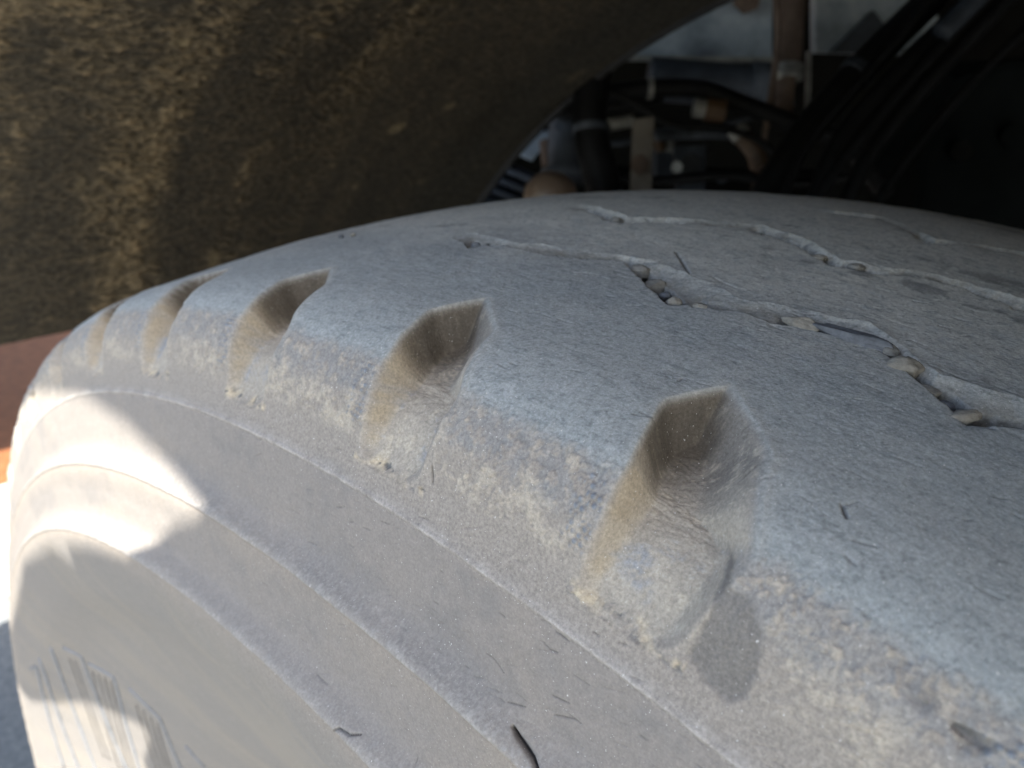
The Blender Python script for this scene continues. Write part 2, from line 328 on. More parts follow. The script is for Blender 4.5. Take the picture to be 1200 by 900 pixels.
ndust_shade = mixc(ndust_shade, col(.080, .066, .050), np.clip(lwall*sst(SO+.001*n_md, .2350, .2430)+(1-sst(dl, .004, .010))*floor_m*sst(SO+.0015*n_md, .2400, .2500)*.8+floor_m*sst(SO+.0012*n_md, .2480, .2560)*.55, 0, 1)*.85)  # upper ends darkened: part dirt, part recess shade put into the colour
C = mixc(C, ndust_shade, np.clip(notch*1.3, 0, 1))
C = mixc(C, col(.40, .365, .31), rim_m*(1-notch)*.22)
C = mixc(C, col(.50, .42, .30), lip*sst(n_md, -.2, .3)*.8); C = mixc(C, col(.08, .09, .10), lip*sst(fbm(600, 900, 45), .25, .5)*.8)
C = mixc(C, col(.215, .200, .176), groove*np.clip(.75+.4*n_md+.3*n_hi, 0, 1)*.9)
C = mixc(C, col(.04, .036, .032), np.clip(slot*1.3, 0, 1)*.85)  # slits coloured near black, painting in the shade of the deep groove
C = mixc(C, col(.135, .128, .122), dark_patch*.85)
C = mixc(C, col(.10, .098, .095), tearp*.7)
C = mixc(C, col(.045, .042, .042), np.clip(crack, 0, 1)*.9)
C *= (1+.10*n_hi)[..., None]; C = np.clip(C, .01, .9)

# --- mesh
x_, r_ = prof(SA); nx_, nr_ = prof_n(SA)
RR = r_[:, None]+nr_[:, None]*H; XX = x_[:, None]+nx_[:, None]*H
# far half is never seen close: keep the outline plain there
V = np.stack([XX, RR*np.sin(T), RR*np.cos(T)], -1)
def grid_mesh(name, i0, i1):
    v = V[i0:i1].reshape(-1, 3); n, m = i1-i0, NT
    idx = np.arange(n*m).reshape(n, m); nxt = np.concatenate([idx[:, 1:-1], idx[:, :1]], 1); cur = idx[:, :-1]
    q = np.stack([cur[:-1], nxt[:-1], nxt[1:], cur[1:]], -1).reshape(-1, 4)[:, ::-1]
    me = bpy.data.meshes.new(name); me.vertices.add(len(v)); me.vertices.foreach_set('co', v.astype(np.float32).ravel())
    me.loops.add(q.size); me.loops.foreach_set('vertex_index', q.astype(np.int32).ravel()); me.polygons.add(len(q))
    me.polygons.foreach_set('loop_start', np.arange(0, q.size, 4, dtype=np.int32)); me.polygons.foreach_set('loop_total', np.full(len(q), 4, np.int32))
    me.update(calc_edges=True)
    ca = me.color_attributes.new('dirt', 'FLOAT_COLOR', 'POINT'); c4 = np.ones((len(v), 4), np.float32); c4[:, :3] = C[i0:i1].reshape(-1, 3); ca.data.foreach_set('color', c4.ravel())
    return me
def rubber(name, rough, spec, gs, gr_):
    m, nt, b = new_mat(name)
    at = nt.nodes.new('ShaderNodeAttribute'); at.attribute_name = 'dirt'
    n1 = noise_node(nt, gs, 4, .75); mr = nt.nodes.new('ShaderNodeMapRange'); mr.inputs[1].default_value = .3; mr.inputs[2].default_value = .7; mr.inputs[3].default_value = 1-gr_; mr.inputs[4].default_value = 1+gr_
    nt.links.new(n1.outputs[0], mr.inputs[0])
    mx = nt.nodes.new('ShaderNodeMix'); mx.data_type = 'RGBA'; mx.blend_type = 'MULTIPLY'; mx.inputs[0].default_value = 1
    nt.links.new(at.outputs['Color'], mx.inputs[6]); nt.links.new(mr.outputs[0], mx.inputs[7])
    # sparse glints of pale grit
    n3 = noise_node(nt, gs*1.3, 2, .5); gr = nt.nodes.new('ShaderNodeMapRange'); gr.inputs[1].default_value = .70; gr.inputs[2].default_value = .76; nt.links.new(n3.outputs[0], gr.inputs[0])
    mg = nt.nodes.new('ShaderNodeMix'); mg.data_type = 'RGBA'; nt.links.new(gr.outputs[0], mg.inputs[0]); nt.links.new(mx.outputs[2], mg.inputs[6]); mg.inputs[7].default_value = (.55, .54, .52, 1)
    nt.links.new(mg.outputs[2], b.inputs['Base Color'])
    n2 = noise_node(nt, gs*.8, 5, .7); bp = nt.nodes.new('ShaderNodeBump'); bp.inputs['Strength'].default_value = .55; bp.inputs['Distance'].default_value = .00035
    nt.links.new(n2.outputs[0], bp.inputs['Height']); nt.links.new(bp.outputs[0], b.inputs['Normal'])
    b.inputs['Roughness'].default_value = rough; b.inputs['Specular IOR Level'].default_value = spec
    return m
M_tread = rubber('worn_tread_rubber', .78, .28, 1700, .30); M_side = rubber('dusty_sidewall_rubber', .75, .3, 1900, .17)
tyre = tag(empty('tyre', (0, 0, 0)), 'worn truck tyre with dusty sidewall, notched shoulder and zigzag grooves', 'tyre')
i_mid = int(np.searchsorted(SA, .2070)); i_far = int(np.searchsorted(SA, .50))
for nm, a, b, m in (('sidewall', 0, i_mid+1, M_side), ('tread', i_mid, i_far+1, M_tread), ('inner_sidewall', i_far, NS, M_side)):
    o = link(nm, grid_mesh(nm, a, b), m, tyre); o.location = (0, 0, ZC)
tag(bpy.data.objects['sidewall'], 'dusty grey stepped sidewall with fine cracks'); tag(bpy.data.objects['tread'], 'blue grey worn tread with scooped shoulder notches')
# raised moulded lines of the pattern near the bead
RIBS = [ [(0.8400,0.1191),(0.8285,0.1082),(0.8711,0.1035),(0.9226,0.0968),(0.9742,0.0902),(1.1101,0.0741),(1.1535,0.0693)], [(0.8359,0.1035),(0.8146,0.0949),(0.8007,0.0878),(0.8531,0.0812),(0.9431,0.0731),(1.0602,0.0627),(1.1117,0.0589)], [(0.7835,0.0778),(0.7950,0.0665),(0.8056,0.0555),(0.8694,0.0456),(0.9775,0.0313)], [(0.8424,0.0351),(0.8858,0.0195)], [(0.8735,0.1258),(0.9104,0.1225),(0.9808,0.1168),(1.0495,0.1116),(1.2001,0.0997)], [(0.9513,0.1329),(1.0061,0.1282),(1.0847,0.1234),(1.2362,0.1144)], [(1.0201,0.1400),(0.9914,0.1353),(1.1003,0.1310),(1.2321,0.1263)] ]
HATCH = [ [(0.8588,0.0997),(0.9603,0.0907),(1.1052,0.0802)], [(0.8539,0.0978),(0.9554,0.0883),(1.1019,0.0778)], [(0.8498,0.0959),(0.9513,0.0864),(1.0986,0.0755)], [(0.8449,0.0940),(0.9456,0.0840),(1.0954,0.0731)], [(0.8400,0.0921),(0.9423,0.0821),(1.0921,0.0707)], [(0.8342,0.0902),(0.9382,0.0802),(1.0905,0.0688)], [(0.8293,0.0883),(0.9341,0.0783),(1.0864,0.0665)], [(0.8359,0.0722),(0.9447,0.0608),(1.0356,0.0517)], [(0.8359,0.0698),(0.9464,0.0584),(1.0372,0.0489)], [(0.8367,0.0674),(0.9472,0.0555),(1.0405,0.0465)], [(0.8375,0.0650),(0.9497,0.0532),(1.0422,0.0437)], [(0.8383,0.0627),(0.9513,0.0508),(1.0454,0.0413)], [(0.8383,0.0598),(0.9521,0.0479),(1.0479,0.0384)], [(0.8392,0.0574),(0.9546,0.0456),(1.0512,0.0361)], [(0.8400,0.0551),(0.9570,0.0432),(1.0553,0.0337)], [(0.8752,0.1163),(0.9611,0.1087),(1.0945,0.0973)], [(0.8727,0.1144),(0.9578,0.1068),(1.0905,0.0949)], [(0.8711,0.1130),(0.9546,0.1049),(1.0880,0.0930)], [(0.8686,0.1111),(0.9513,0.1030),(1.0839,0.0907)], [(0.8662,0.1097),(0.9480,0.1011),(1.0790,0.0883)] ]
M_rib = grime('scuffed_rib_rubber', [(.35, (.14, .155, .18)), (.65, (.20, .215, .24))], 200, .6, bump=.2, bdist=.0005)
M_hatch = grime('dark_hatch_rubber', [(.35, (.07, .066, .063)), (.65, (.14, .13, .12))], 200, .7, bump=.2, bdist=.0005)
def surf_line(L, step=.02):
    out = []
    for (t0, s0), (t1, s1) in zip(L, L[1:]):
        k = max(2, int(abs(t1-t0)/step)+1)
        for i in range(k): out.append((t0+(t1-t0)*i/k, s0+(s1-s0)*i/k))
    return out+[L[-1]]
for L in RIBS:
    if len(L) > 3:
        (ta_, sa_), (tb_, sb_) = L[-2:]; L = L+[(tb_+(tb_-ta_)*.6, sb_+(sb_-sa_)*.6)]
    bm = bmesh.new(); tube_bm(bm, [tyre_point(t, s, .0001) for t, s in surf_line(L)], .0008, 8); from_bm('moulded_rib', bm, M_rib, tyre)
for L in HATCH[::2]:
    (ta_, sa_), (tb_, sb_) = L[-2:]; L = L+[(tb_+(tb_-ta_)*.7, sb_+(sb_-sa_)*.7)]
    bm = bmesh.new(); tube_bm(bm, [tyre_point(t, s, .0000) for t, s in surf_line(L)], .0005, 6); from_bm('hatch_rib', bm, M_hatch, tyre)
# wheel rim closing the tyre
def lathe(bm, pts, n=64):
    rings = []
    for x, r in pts: rings.append([bm.verts.new((x, r*math.sin(2*math.pi*k/n), r*math.cos(2*math.pi*k/n)+ZC)) for k in range(n)])
    for a, b in zip(rings, rings[1:]):
        for k in range(n): bm.faces.new((a[k], a[(k+1) % n], b[(k+1) % n], b[k]))
    return rings
M_rim = grime('rim_paint', [(.35, (.05, .05, .05)), (.65, (.12, .115, .11))], 12, .7)
rim = tag(empty('wheel_rim', (0, 0, ZC)), 'grey steel wheel rim inside the worn tyre', 'wheel rim')
bm = bmesh.new(); R_ = lathe(bm, [(-.083, .272), (-.088, .264), (-.086, .250), (-.070, .245), (-.02, .235), (.02, .10), (.03, .09), (.03, .02), (.05, .02), (.05, .235), (.07, .245), (.086, .250), (.083, .272)]); bm.faces.new(R_[7][::-1])
from_bm('disc', bm, M_rim, rim)
for k in range(8):
    a = k*math.pi/4; bm = bmesh.new(); c = Vector((.012, .14*math.sin(a), .14*math.cos(a)+ZC)); tube_bm(bm, [c, c-Vector((.035, 0, 0))], .014, 6); from_bm('wheel_nut', bm, M_rim, rim, False)

# ---------------------------------------------------------------- mudguard arching over the tyre
GR, GX0, GX1 = .62, -.140, .350
m, nt, b = new_mat('dirt_caked_mudguard')
at = nt.nodes.new('ShaderNodeAttribute'); at.attribute_name = 'dirt'
n1 = noise_node(nt, 260, 5, .7); mr = nt.nodes.new('ShaderNodeMapRange'); mr.inputs[1].default_value = .3; mr.inputs[2].default_value = .7; mr.inputs[3].default_value = .5; mr.inputs[4].default_value = 1.5; nt.links.new(n1.outputs[0], mr.inputs[0])
mx = nt.nodes.new('ShaderNodeMix'); mx.data_type = 'RGBA'; mx.blend_type = 'MULTIPLY'; mx.inputs[0].default_value = 1
nt.links.new(at.outputs['Color'], mx.inputs[6]); nt.links.new(mr.outputs[0], mx.inputs[7]); nt.links.new(mx.outputs[2], b.inputs['Base Color'])
bp = nt.nodes.new('ShaderNodeBump'); bp.inputs['Strength'].default_value = .8; bp.inputs['Distance'].default_value = .003; nt.links.new(n1.outputs[0], bp.inputs['Height']); nt.links.new(bp.outputs[0], b.inputs['Normal'])
b.inputs['Roughness'].default_value = .9; b.inputs['Specular IOR Level'].default_value = .15
M_guard = m
gx = np.linspace(GX0, GX1, 360); gt = np.r_[np.linspace(-1.05, .1, 60)[:-1], np.linspace(.1, .958, 620)]
GX, GT = np.meshgrid(gx, gt, indexing='ij'); GA = GT*GR
def vg(fa, fs, seed): return vn(fa, fs, seed, GA, GX)
def fg(fa, fs, seed, octs=4, g=.6):
    o = 0; w = 1; tot = 0
    for k in range(octs): o = o+w*vg(fa*2**k, fs*2**k, seed+5*k); tot += w; w *= g
    return o/tot
warp = .006*vg(40, 25, 79); streak = fg(4, 20, 81, 3)+.35*vg(3, 60, 82); fib = vn(700, 160, 91, GA+warp*1.5, GX)*.6+vn(1000, 420, 92, GA+warp, GX)*.5; lump = vn(210, 130, 83, GA+warp, GX+warp)*.45+vn(390, 260, 84, GA+warp, GX)*.4+vg(70, 60, 86)*.3; fine = fg(420, 330, 87, 2, .7)
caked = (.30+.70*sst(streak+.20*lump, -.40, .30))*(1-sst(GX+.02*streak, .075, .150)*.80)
gh = .0014*caked*(.5+.7*lump)+.0016*fib*caked+.0010*fine*caked
lx = sst(GX, GX1-.012, GX1)*.006
GRR = GR-gh+lx
GVi = np.stack([GX, GRR*np.sin(GT), GRR*np.cos(GT)+ZC], -1); GVo = np.stack([GX, (GR+.007)*np.sin(GT), (GR+.007)*np.cos(GT)+ZC], -1)
gc = np.empty(GX.shape+(3,)); gc[:] = col(.052, .044, .033)
gc = mixc(gc, col(.255, .190, .112), caked*sst(.35*lump+.45*fine+.75*fib+.35*streak, -.8, .8)); gc = mixc(gc, col(.33, .225, .12), sst(.5*lump+.5*fine+.8*fib+.4*streak, .35, .95)*caked*.6)
gc = mixc(gc, col(.30, .23, .13), sst(fg(28, 28, 90, 2), .62, .75)*.6)
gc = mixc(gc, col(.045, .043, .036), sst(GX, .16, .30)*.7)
n_, m_ = GX.shape; idx = np.arange(n_*m_).reshape(n_, m_); q = np.stack([idx[:-1, :-1], idx[1:, :-1], idx[1:, 1:], idx[:-1, 1:]], -1).reshape(-1, 4)
verts = np.vstack([GVi.reshape(-1, 3), GVo.reshape(-1, 3)]); N0 = n_*m_
edge = np.concatenate([idx[:, 0], idx[-1, 1:], idx[::-1, -1][1:], idx[0, ::-1][1:-1]])
e2 = np.roll(edge, -1); qs = np.stack([edge, e2, e2+N0, edge+N0], -1); q = np.vstack([q, q[:, ::-1]+N0, qs])
me = bpy.data.meshes.new('guard_sheet'); me.from_pydata(verts.tolist(), [], q.tolist())
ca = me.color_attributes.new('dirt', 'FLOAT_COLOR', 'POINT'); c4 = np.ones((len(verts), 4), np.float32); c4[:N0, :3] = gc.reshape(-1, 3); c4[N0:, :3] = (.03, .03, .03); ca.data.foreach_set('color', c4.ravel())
guard = tag(empty('mudguard', (0, 0, ZC)), 'black mudguard caked with brown dirt arching behind the tyre', 'mudguard')
link('guard_sheet', me, M_guard, guard)
M_black = grime('black_rubber', [(.35, (.012, .012, .013)), (.7, (.035, .034, .033))], 30, .55, bump=.3)
bm = bmesh.new(); tube_bm(bm, [Vector((GX1, (GR+.004)*math.sin(t), (GR+.004)*math.cos(t)+ZC)) for t in np.linspace(-1.05, .958, 60)], .0055, 10); from_bm('inner_edge_bead', bm, M_black, guard)

# ---------------------------------------------------------------- vehicle body around the wheel arch
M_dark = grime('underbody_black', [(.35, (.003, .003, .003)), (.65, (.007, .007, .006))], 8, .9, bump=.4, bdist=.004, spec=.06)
body = tag(empty('vehicle_body', (.9, .4, ZC)), 'dark underbody of the truck above and behind the wheel arch', 'vehicle body')
bm = bmesh.new(); box_bm(bm, (.83, .3, ZC+.78), (1.9, 3.2, .04)); from_bm('floor_pan', bm, M_dark, body, False)
bm = bmesh.new(); box_bm(bm, (1.75, .3, ZC+.25), (.04, 3.2, 1.02)); from_bm('bulkhead', bm, M_dark, body, False)
bm = bmesh.new(); box_bm(bm, (1.05, 1.75, ZC+.25), (1.36, .04, 1.02)); from_bm('rear_bulkhead', bm, M_dark, body, False)
bm = bmesh.new(); box_bm(bm, (1.05, -1.2, ZC+.25), (1.36, .04, 1.02)); from_bm('front_bulkhead', bm, M_dark, body, False)
bm = bmesh.new(); box_bm(bm, (1.06, .28, ZC-.22), (1.34, 2.9, .03)); from_bm('bounce_blocker_tray', bm, M_dark, body, False)  # tray added to block light bounced up from the ground
# unseen box added behind the mudguard to shade the tarmac
M_blocker = grime('blocker_paint', [(.35, (.06, .06, .065)), (.65, (.12, .12, .12))], 10, .6)
step = tag(empty('tarmac_shade_box', (-.3, 1.1, .3)), 'unseen grey box added to shade the tarmac', 'shade blocker')
bm = bmesh.new(); box_bm(bm, (-.335, .83, .62), (.40, .22, .56), bevel=.015); from_bm('tarmac_shade_body', bm, M_blocker, step, False)
bm = bmesh.new(); box_bm(bm, (-.545, .83, .50), (.03, .18, .03), bevel=.004); from_bm('tarmac_shade_plate', bm, M_blocker, step, False)

paving_shade = tag(empty('paving_shade_box', (-.2, 3.0, .6)), 'unseen grey box added to shade the terracotta paving', 'locker')  # unseen box added so that its shadow covers the far paving
bm = bmesh.new(); box_bm(bm, (-.18, 4.5, 1.1), (.46, 5.0, 1.0), bevel=.01); from_bm('paving_shade_body', bm, M_blocker, paving_shade, False)
bm = bmesh.new(); box_bm(bm, (-.42, 3.25, .85), (.014, .12, .03), bevel=.002); from_bm('paving_shade_tab', bm, M_blocker, paving_shade, False)
# unseen blocker added at the left, its outline cut to shade the sidewall
XM = -.44
LOB = [(-.138, -.35, .47), (-.138, .035, .47), (-.1386, .0516, .4349), (-.1391, .0695, .4247), (-.1413, .0836, .4129), (-.1449, .0944, .4057), (-.1447, .130, .392), (-.1447, .1609, .3785), (-.1429, .170, .3653), (-.1446, .1905, .364), (-.1448, .2533, .3259), (-.1448, .33, .25), (-.1427, .42, .165), (-.1427, .3667, .1648), (-.1341, .3363, .178), (-.1251, .3074, .1926), (-.1191, .2863, .1965), (-.1139, .268, .1985), (-.1097, .2545, .1987), (-.1082, .2602, .1852), (-.1088, .2821, .1526), (-.109, .285, .05), (-.138, -.1, .0), (-.138, -.35, .15)]
outl = []
for p in LOB:
    p = Vector(p)+Vector((0, 0, ZC)); outl.append(p+SUN*((XM-p.x)/SUN.x))
XC = -.47  # plane of an unseen added panel, lower edge shaped to shade the shoulder
UPB = [(-.115, .45, .30), (-.1266, .2373, .4114), (-.1304, .1547, .434), (-.1319, .1127, .4371), (-.134, .0784, .4362), (-.1381, .0485, .4366), (-.138, -.05, .437), (-.138, -.40, .44)]
low_ = []
for p in UPB:
    p = Vector(p)+Vector((0, 0, ZC)); low_.append(p+SUN*((XC-p.x)/SUN.x))
shoulder_blocker = tag(empty('shoulder_shade_blocker', low_[0]), 'unseen grey panel added to shade the tyre shoulder', 'truck cab')
bm = bmesh.new(); prism_bm(bm, low_+[Vector((XC, low_[-1].y, low_[-1].z+.20)), Vector((XC, low_[0].y, low_[-1].z+.20))], SUN*.03); from_bm('shoulder_blocker_panel', bm, M_blocker, shoulder_blocker, False)
sidewall_blocker = tag(empty('sidewall_shade_blocker', outl[0]), 'unseen black slab added to shade the sidewall', 'wing mirror')
bm = bmesh.new(); prism_bm(bm, outl, SUN*.06); from_bm('sidewall_blocker_slab', bm, M_black, sidewall_blocker, False)
bm = bmesh.new(); tube_bm(bm, spline([(XM-.02, -.70, ZC+1.0), (XM-.02, -.80, ZC+1.15), (-.25, -.80, ZC+1.15), (.0, -.7, ZC+.82)]), .012); from_bm('sidewall_blocker_arm', bm, M_black, sidewall_blocker)

# ---------------------------------------------------------------- machinery behind the tyre
M_paint = grime('blue_grey_paint', [(.30, (.06, .075, .095)), (.5, (.20, .235, .27)), (.72, (.40, .44, .48))], 9, .5, bump=.2)
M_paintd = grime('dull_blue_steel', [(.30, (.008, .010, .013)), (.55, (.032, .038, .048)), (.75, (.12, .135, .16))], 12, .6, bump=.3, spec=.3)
M_rust = grime('rusty_steel', [(.30, (.03, .018, .011)), (.5, (.068, .044, .031)), (.72, (.13, .095, .072))], 25, .85, bump=.5)
M_brass = grime('orange_fitting', [(.30, (.025, .014, .007)), (.6, (.085, .047, .022)), (.75, (.17, .11, .06))], 30, .6, bump=.3)
M_pale = grime('pale_grey_metal', [(.30, (.07, .07, .066)), (.6, (.24, .24, .225))], 30, .45, metal=.3, bump=.2)
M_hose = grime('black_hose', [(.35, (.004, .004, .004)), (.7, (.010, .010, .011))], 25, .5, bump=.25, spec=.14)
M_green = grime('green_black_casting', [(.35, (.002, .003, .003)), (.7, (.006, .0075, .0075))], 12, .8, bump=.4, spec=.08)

def slab(name, pts, depth, thick, mat, parent, bevel=0):
    """plate facing the wheel opening; pts in photo position at the given depth (one or per point)"""
    ds = depth if hasattr(depth, '__len__') else [depth]*len(pts)
    P = [px(x, y, d) for (x, y), d in zip(pts, ds)]; bm = bmesh.new(); prism_bm(bm, P, Vector((.64, .60, 0)).normalized()*thick, bevel)
    return from_bm(name, bm, mat, parent, False)
def hose(name, pts, depth, rad, mat, parent=None, n=14):
    ds = depth if hasattr(depth, '__len__') else [depth]*len(pts)
    bm = bmesh.new(); tube_bm(bm, spline([px(x, y, d) for (x, y), d in zip(pts, ds)]), rad, n); return from_bm(name, bm, mat, parent)
def bolt(name, x, y, d, rad, mat, parent, length=.018):
    c = px(x, y, d); bm = bmesh.new(); v = (CAM-c).normalized(); tube_bm(bm, [c, c+v*length], rad, 6); return from_bm(name, bm, mat, parent, False)

# pale painted panel at the top
t = tag(empty('sheet_metal_cover', px(830, 40, .85)), 'pale blue grey painted sheet panel above the hoses', 'panel')
slab('sheet', [(690, 66), (690, -60), (906, -60), (906, 70)], .86, .02, M_paint, t, .003)
slab('lower_flange', [(690, 64), (906, 67), (906, 73), (690, 71)], .845, .012, M_pale, t)
bolt('rusty_bolt', 876, -2, .85, .016, M_rust, t)
t = tag(empty('painted_crossmember', px(1020, 30, .95)), 'grey blue panel between the rusty pipe and the slanting hoses', 'panel')
slab('sheet', [(955, 62), (955, -60), (1100, -60), (1100, 66)], .95, .02, M_paint, t, .003)
slab('gusset', [(975, 62), (1025, 12), (1060, 62)], .935, .012, M_paintd, t, .002)
t = tag(empty('steel_cylinder', px(835, 100, .80)), 'dull blue steel cylinder lying below the pale panel', 'cylinder')
hose('barrel', [(760, 92), (800, 95), (850, 100), (888, 104)], .86, .024, M_paintd, t, 24)
hose('end_collar', [(876, 103), (894, 105)], .86, .029, M_paintd, t, 24)
# rusty pipe with clamp
t = tag(empty('exhaust_pipe', px(925, 60, .72)), 'rusty brown upright pipe held by a bright clamp', 'pipe')
hose('pipe', [(930, -60), (929, 0), (926, 50), (924, 80)], .72, .0115, M_rust, t, 20)
hose('pipe_stub', [(924, 80), (920, 105), (918, 140)], .72, [.009]*30+[.009] if False else .0085, M_rust, t, 20)
hose('clamp', [(924.5, 78), (923.5, 93)], .72, .0135, M_pale, t, 24)
bolt('clamp_screw', 912, 88, .705, .004, M_pale, t, .008)
slab('support_strap', [(946, 60), (951, 60), (950, 130), (944, 130)], .735, .004, M_pale, t)
# hoses
for lab, pts, dep, rad in (
    ('black hose arching across the middle above the orange fitting', [(640, 118), (700, 112), (760, 104), (820, 105), (870, 122), (930, 146), (990, 170), (1040, 230)], .70, .0085),
    ('thin dark hose running level just under the arching hose', [(640, 132), (700, 126), (745, 121), (775, 112)], .72, .006),
    ('broad black hose bending down beside the blue grey tube', [(705, 60), (692, 110), (693, 160), (702, 200), (716, 260)], .66, .0150),
    ('thick black hose slanting down from the upper right', [(1150, -60), (1080, 10), (1010, 80), (940, 160), (890, 240)], .62, .0125),
    ('black hose slanting just below the thickest slanting hose', [(1190, -50), (1110, 30), (1040, 100), (985, 170), (950, 250)], .60, .0090),
    ('slim black cable nearest the dark casting on the right', [(1210, -30), (1140, 40), (1075, 110), (1020, 180), (985, 250)], .60, .0065),
    ('slim brownish cable between two slanting black hoses', [(1170, -20), (1095, 62), (1030, 135), (975, 205), (950, 250)], .59, .0045)):
    tag(hose('hose', pts, dep, rad, M_hose), lab, 'hose', 'hoses behind the wheel')
t = tag(hose('cable_sleeve', [(1102, 40), (1150, -8)], .585, .0075, M_paintd), 'grey sleeve on the slanting cables at upper right', 'sleeve')
# blue grey tube and its neighbours by the mudguard edge
t = tag(empty('air_duct', px(667, 150, .75)), 'blue grey upright duct beside the mudguard edge', 'duct')
hose('duct', [(682, 60), (676, 100), (669, 150), (668, 203)], .75, .0215, M_paintd, t, 24)
hose('duct_flange', [(668, 201), (668, 209)], .75, .029, M_paintd, t, 24)
t = tag(empty('spring_pack', px(600, 205, .78)), 'stack of blue grey spring leaves low beside the mudguard', 'leaf spring')
for k in range(4):
    slab('spring_leaf', [(560, 190+k*15), (565, 184+k*15), (640, 214+k*15), (636, 221+k*15)], .80, .05, M_paintd, t, .002)
t = tag(empty('bracket_casting', px(628, 180, .77)), 'pale blue cast bracket above the spring leaves', 'bracket')
slab('arm', [(606, 182), (614, 164), (634, 153), (650, 155), (650, 170), (632, 172), (624, 190)], .77, .02, M_paint, t, .003)
hose('pin', [(640, 165), (643, 195)], .765, .007, M_rust, t)
# round rusty cap
bm = bmesh.new(); bmesh.ops.create_uvsphere(bm, u_segments=32, v_segments=20, radius=1); bmesh.ops.scale(bm, vec=(.021, .021, .0185), verts=bm.verts[:])
t = tag(empty('ball_joint', px(645, 226, .60)), 'round rusty ball joint cap peeping over the tyre', 'ball joint'); bmesh.ops.translate(bm, vec=px(645, 229, .60), verts=bm.verts[:]); from_bm('cap', bm, grime('rust_brown_cap', [(.3, (.11, .072, .05)), (.7, (.20, .145, .105))], 40, .35, bump=.3), t)
hose('neck', [(645, 240), (645, 262)], .60, .012, M_rust, t)
# bracket with hole
t = tag(empty('mounting_bracket', px(750, 185, .64)), 'tan grey upright bracket with a rusty bolt', 'bracket')
slab('plate', [(742, 140), (767, 137), (763, 240), (738, 240)], .64, .006, grime('tan_grey_steel', [(.3, (.07, .06, .05)), (.7, (.15, .135, .115))], 30, .8, spec=.2), t, .001)
bolt('bolt_head', 750, 193, .635, .0085, M_rust, t, .010)
t = tag(hose('white_hose_end', [(700, 144), (715, 146), (742, 141)], .66, .0055, M_pale), 'short whitish pipe end left of the tan bracket', 'pipe end')
t = tag(empty('dark_bracket', px(808, 195, .68)), 'dark blue grey bracket with a bolt and bright washer', 'bracket')
slab('plate', [(790, 172), (828, 170), (826, 240), (794, 240)], .68, .008, M_paintd, t, .001)
bolt('bolt_head', 809, 193, .675, .0100, M_hose, t, .010); bolt('washer', 793, 196, .67, .0055, M_pale, t, .006)
tag(hose('steel_rod', [(768, 160), (800, 158), (840, 157), (872, 160)], .70, .0045, M_paintd), 'thin grey steel rod lying level below the orange fitting', 'rod')
t = tag(empty('union_fitting', px(832, 127, .69)), 'orange brown pipe fitting with a pale end under the arching hose', 'pipe fitting')
hose('nut', [(826, 128), (849, 131)], .69, .0105, M_brass, t, 6); hose('pale_end', [(813, 126), (827, 128)], .69, .0085, M_pale, t, 16)
t = tag(empty('elbow_fitting', px(880, 170, .69)), 'tan and orange elbow fitting right of the steel rod', 'pipe fitting')
hose('elbow', [(866, 156), (876, 166), (886, 180), (890, 196)], .69, .0085, M_brass, t, 16); hose('pale_end', [(862, 150), (870, 160)], .69, .0095, M_pale, t, 16)
# dark casting at the right
t = tag(empty('dark_casting', px(1130, 170, .75)), 'large greenish black casting filling the right side', 'casting')
slab('body', [(1065, 300), (1075, 190), (1120, 90), (1180, 70), (1330, 60), (1330, 330)], .72, .10, M_green, t, .01)
bolt('bolt_head', 1128, 177, .715, .010, M_dark, t, .008); bolt('bolt_head', 1190, 160, .715, .012, M_green, t, .008)

# more small clutter between the larger pieces
for lab, pts, dep, rad, mt in (
    ('thin black wire looping above the tan bracket', [(690, 96), (740, 120), (790, 146), (850, 150), (905, 178), (930, 240)], .665, .0032, M_hose),
    ('grey wire sagging across behind the steel rod', [(650, 150), (720, 168), (790, 150), (860, 142), (930, 120)], .735, .0034, M_paintd),
    ('black wire running level close above the tyre', [(700, 205), (770, 212), (850, 205), (930, 215), (1010, 205)], .66, .0042, M_hose),
    ('brown wire climbing beside the rusty pipe', [(880, 240), (892, 180), (902, 120), (912, 40), (905, -40)], .70, .0030, M_rust),
    ('thin cable lowest of the slanting bundle', [(1230, 10), (1160, 75), (1100, 140), (1045, 210), (1020, 255)], .60, .0038, M_hose),
    ('black cable lying on top of the slanting bundle', [(1125, -40), (1060, 36), (1000, 104), (950, 165), (915, 235)], .60, .0034, M_hose)):
    tag(hose('wire', pts, dep, rad, mt), lab, 'wire', 'wires behind the wheel')
for lab, pts, dep, rad, mt in (
    ('bright band clamp on the arching black hose', [(758, 104), (765, 104)], .70, .0098, M_pale),
    ('dull band clamp on the broad bending hose', [(693, 148), (693, 156)], .66, .0165, M_paintd),
    ('small clip gripping the slanting hoses', [(1008, 82), (1000, 90)], .62, .0140, M_paintd)):
    tag(hose('hose_clip', pts, dep, rad, mt, None, 20), lab, 'hose clip')
t = tag(empty('valve_block', px(770, 180, .73)), 'small dark valve block with pipe stubs between the two brackets', 'valve block')
slab('block', [(768, 176), (788, 174), (788, 214), (770, 216)], .72, .03, M_paintd, t, .002)
hose('stub', [(774, 178), (772, 160)], .72, .005, M_brass, t, 10); hose('stub', [(784, 178), (786, 166)], .72, .004, M_pale, t, 10)
t = tag(empty('chassis_rail', px(850, 210, .80)), 'dark steel chassis rail low behind the brackets', 'chassis rail')
slab('web', [(700, 196), (960, 200), (960, 300), (700, 300)], .84, .02, M_dark, t, .003)
for bx in (722, 770, 846, 888): bolt('rivet', bx, 208, .838, .007, M_paintd, t, .008)

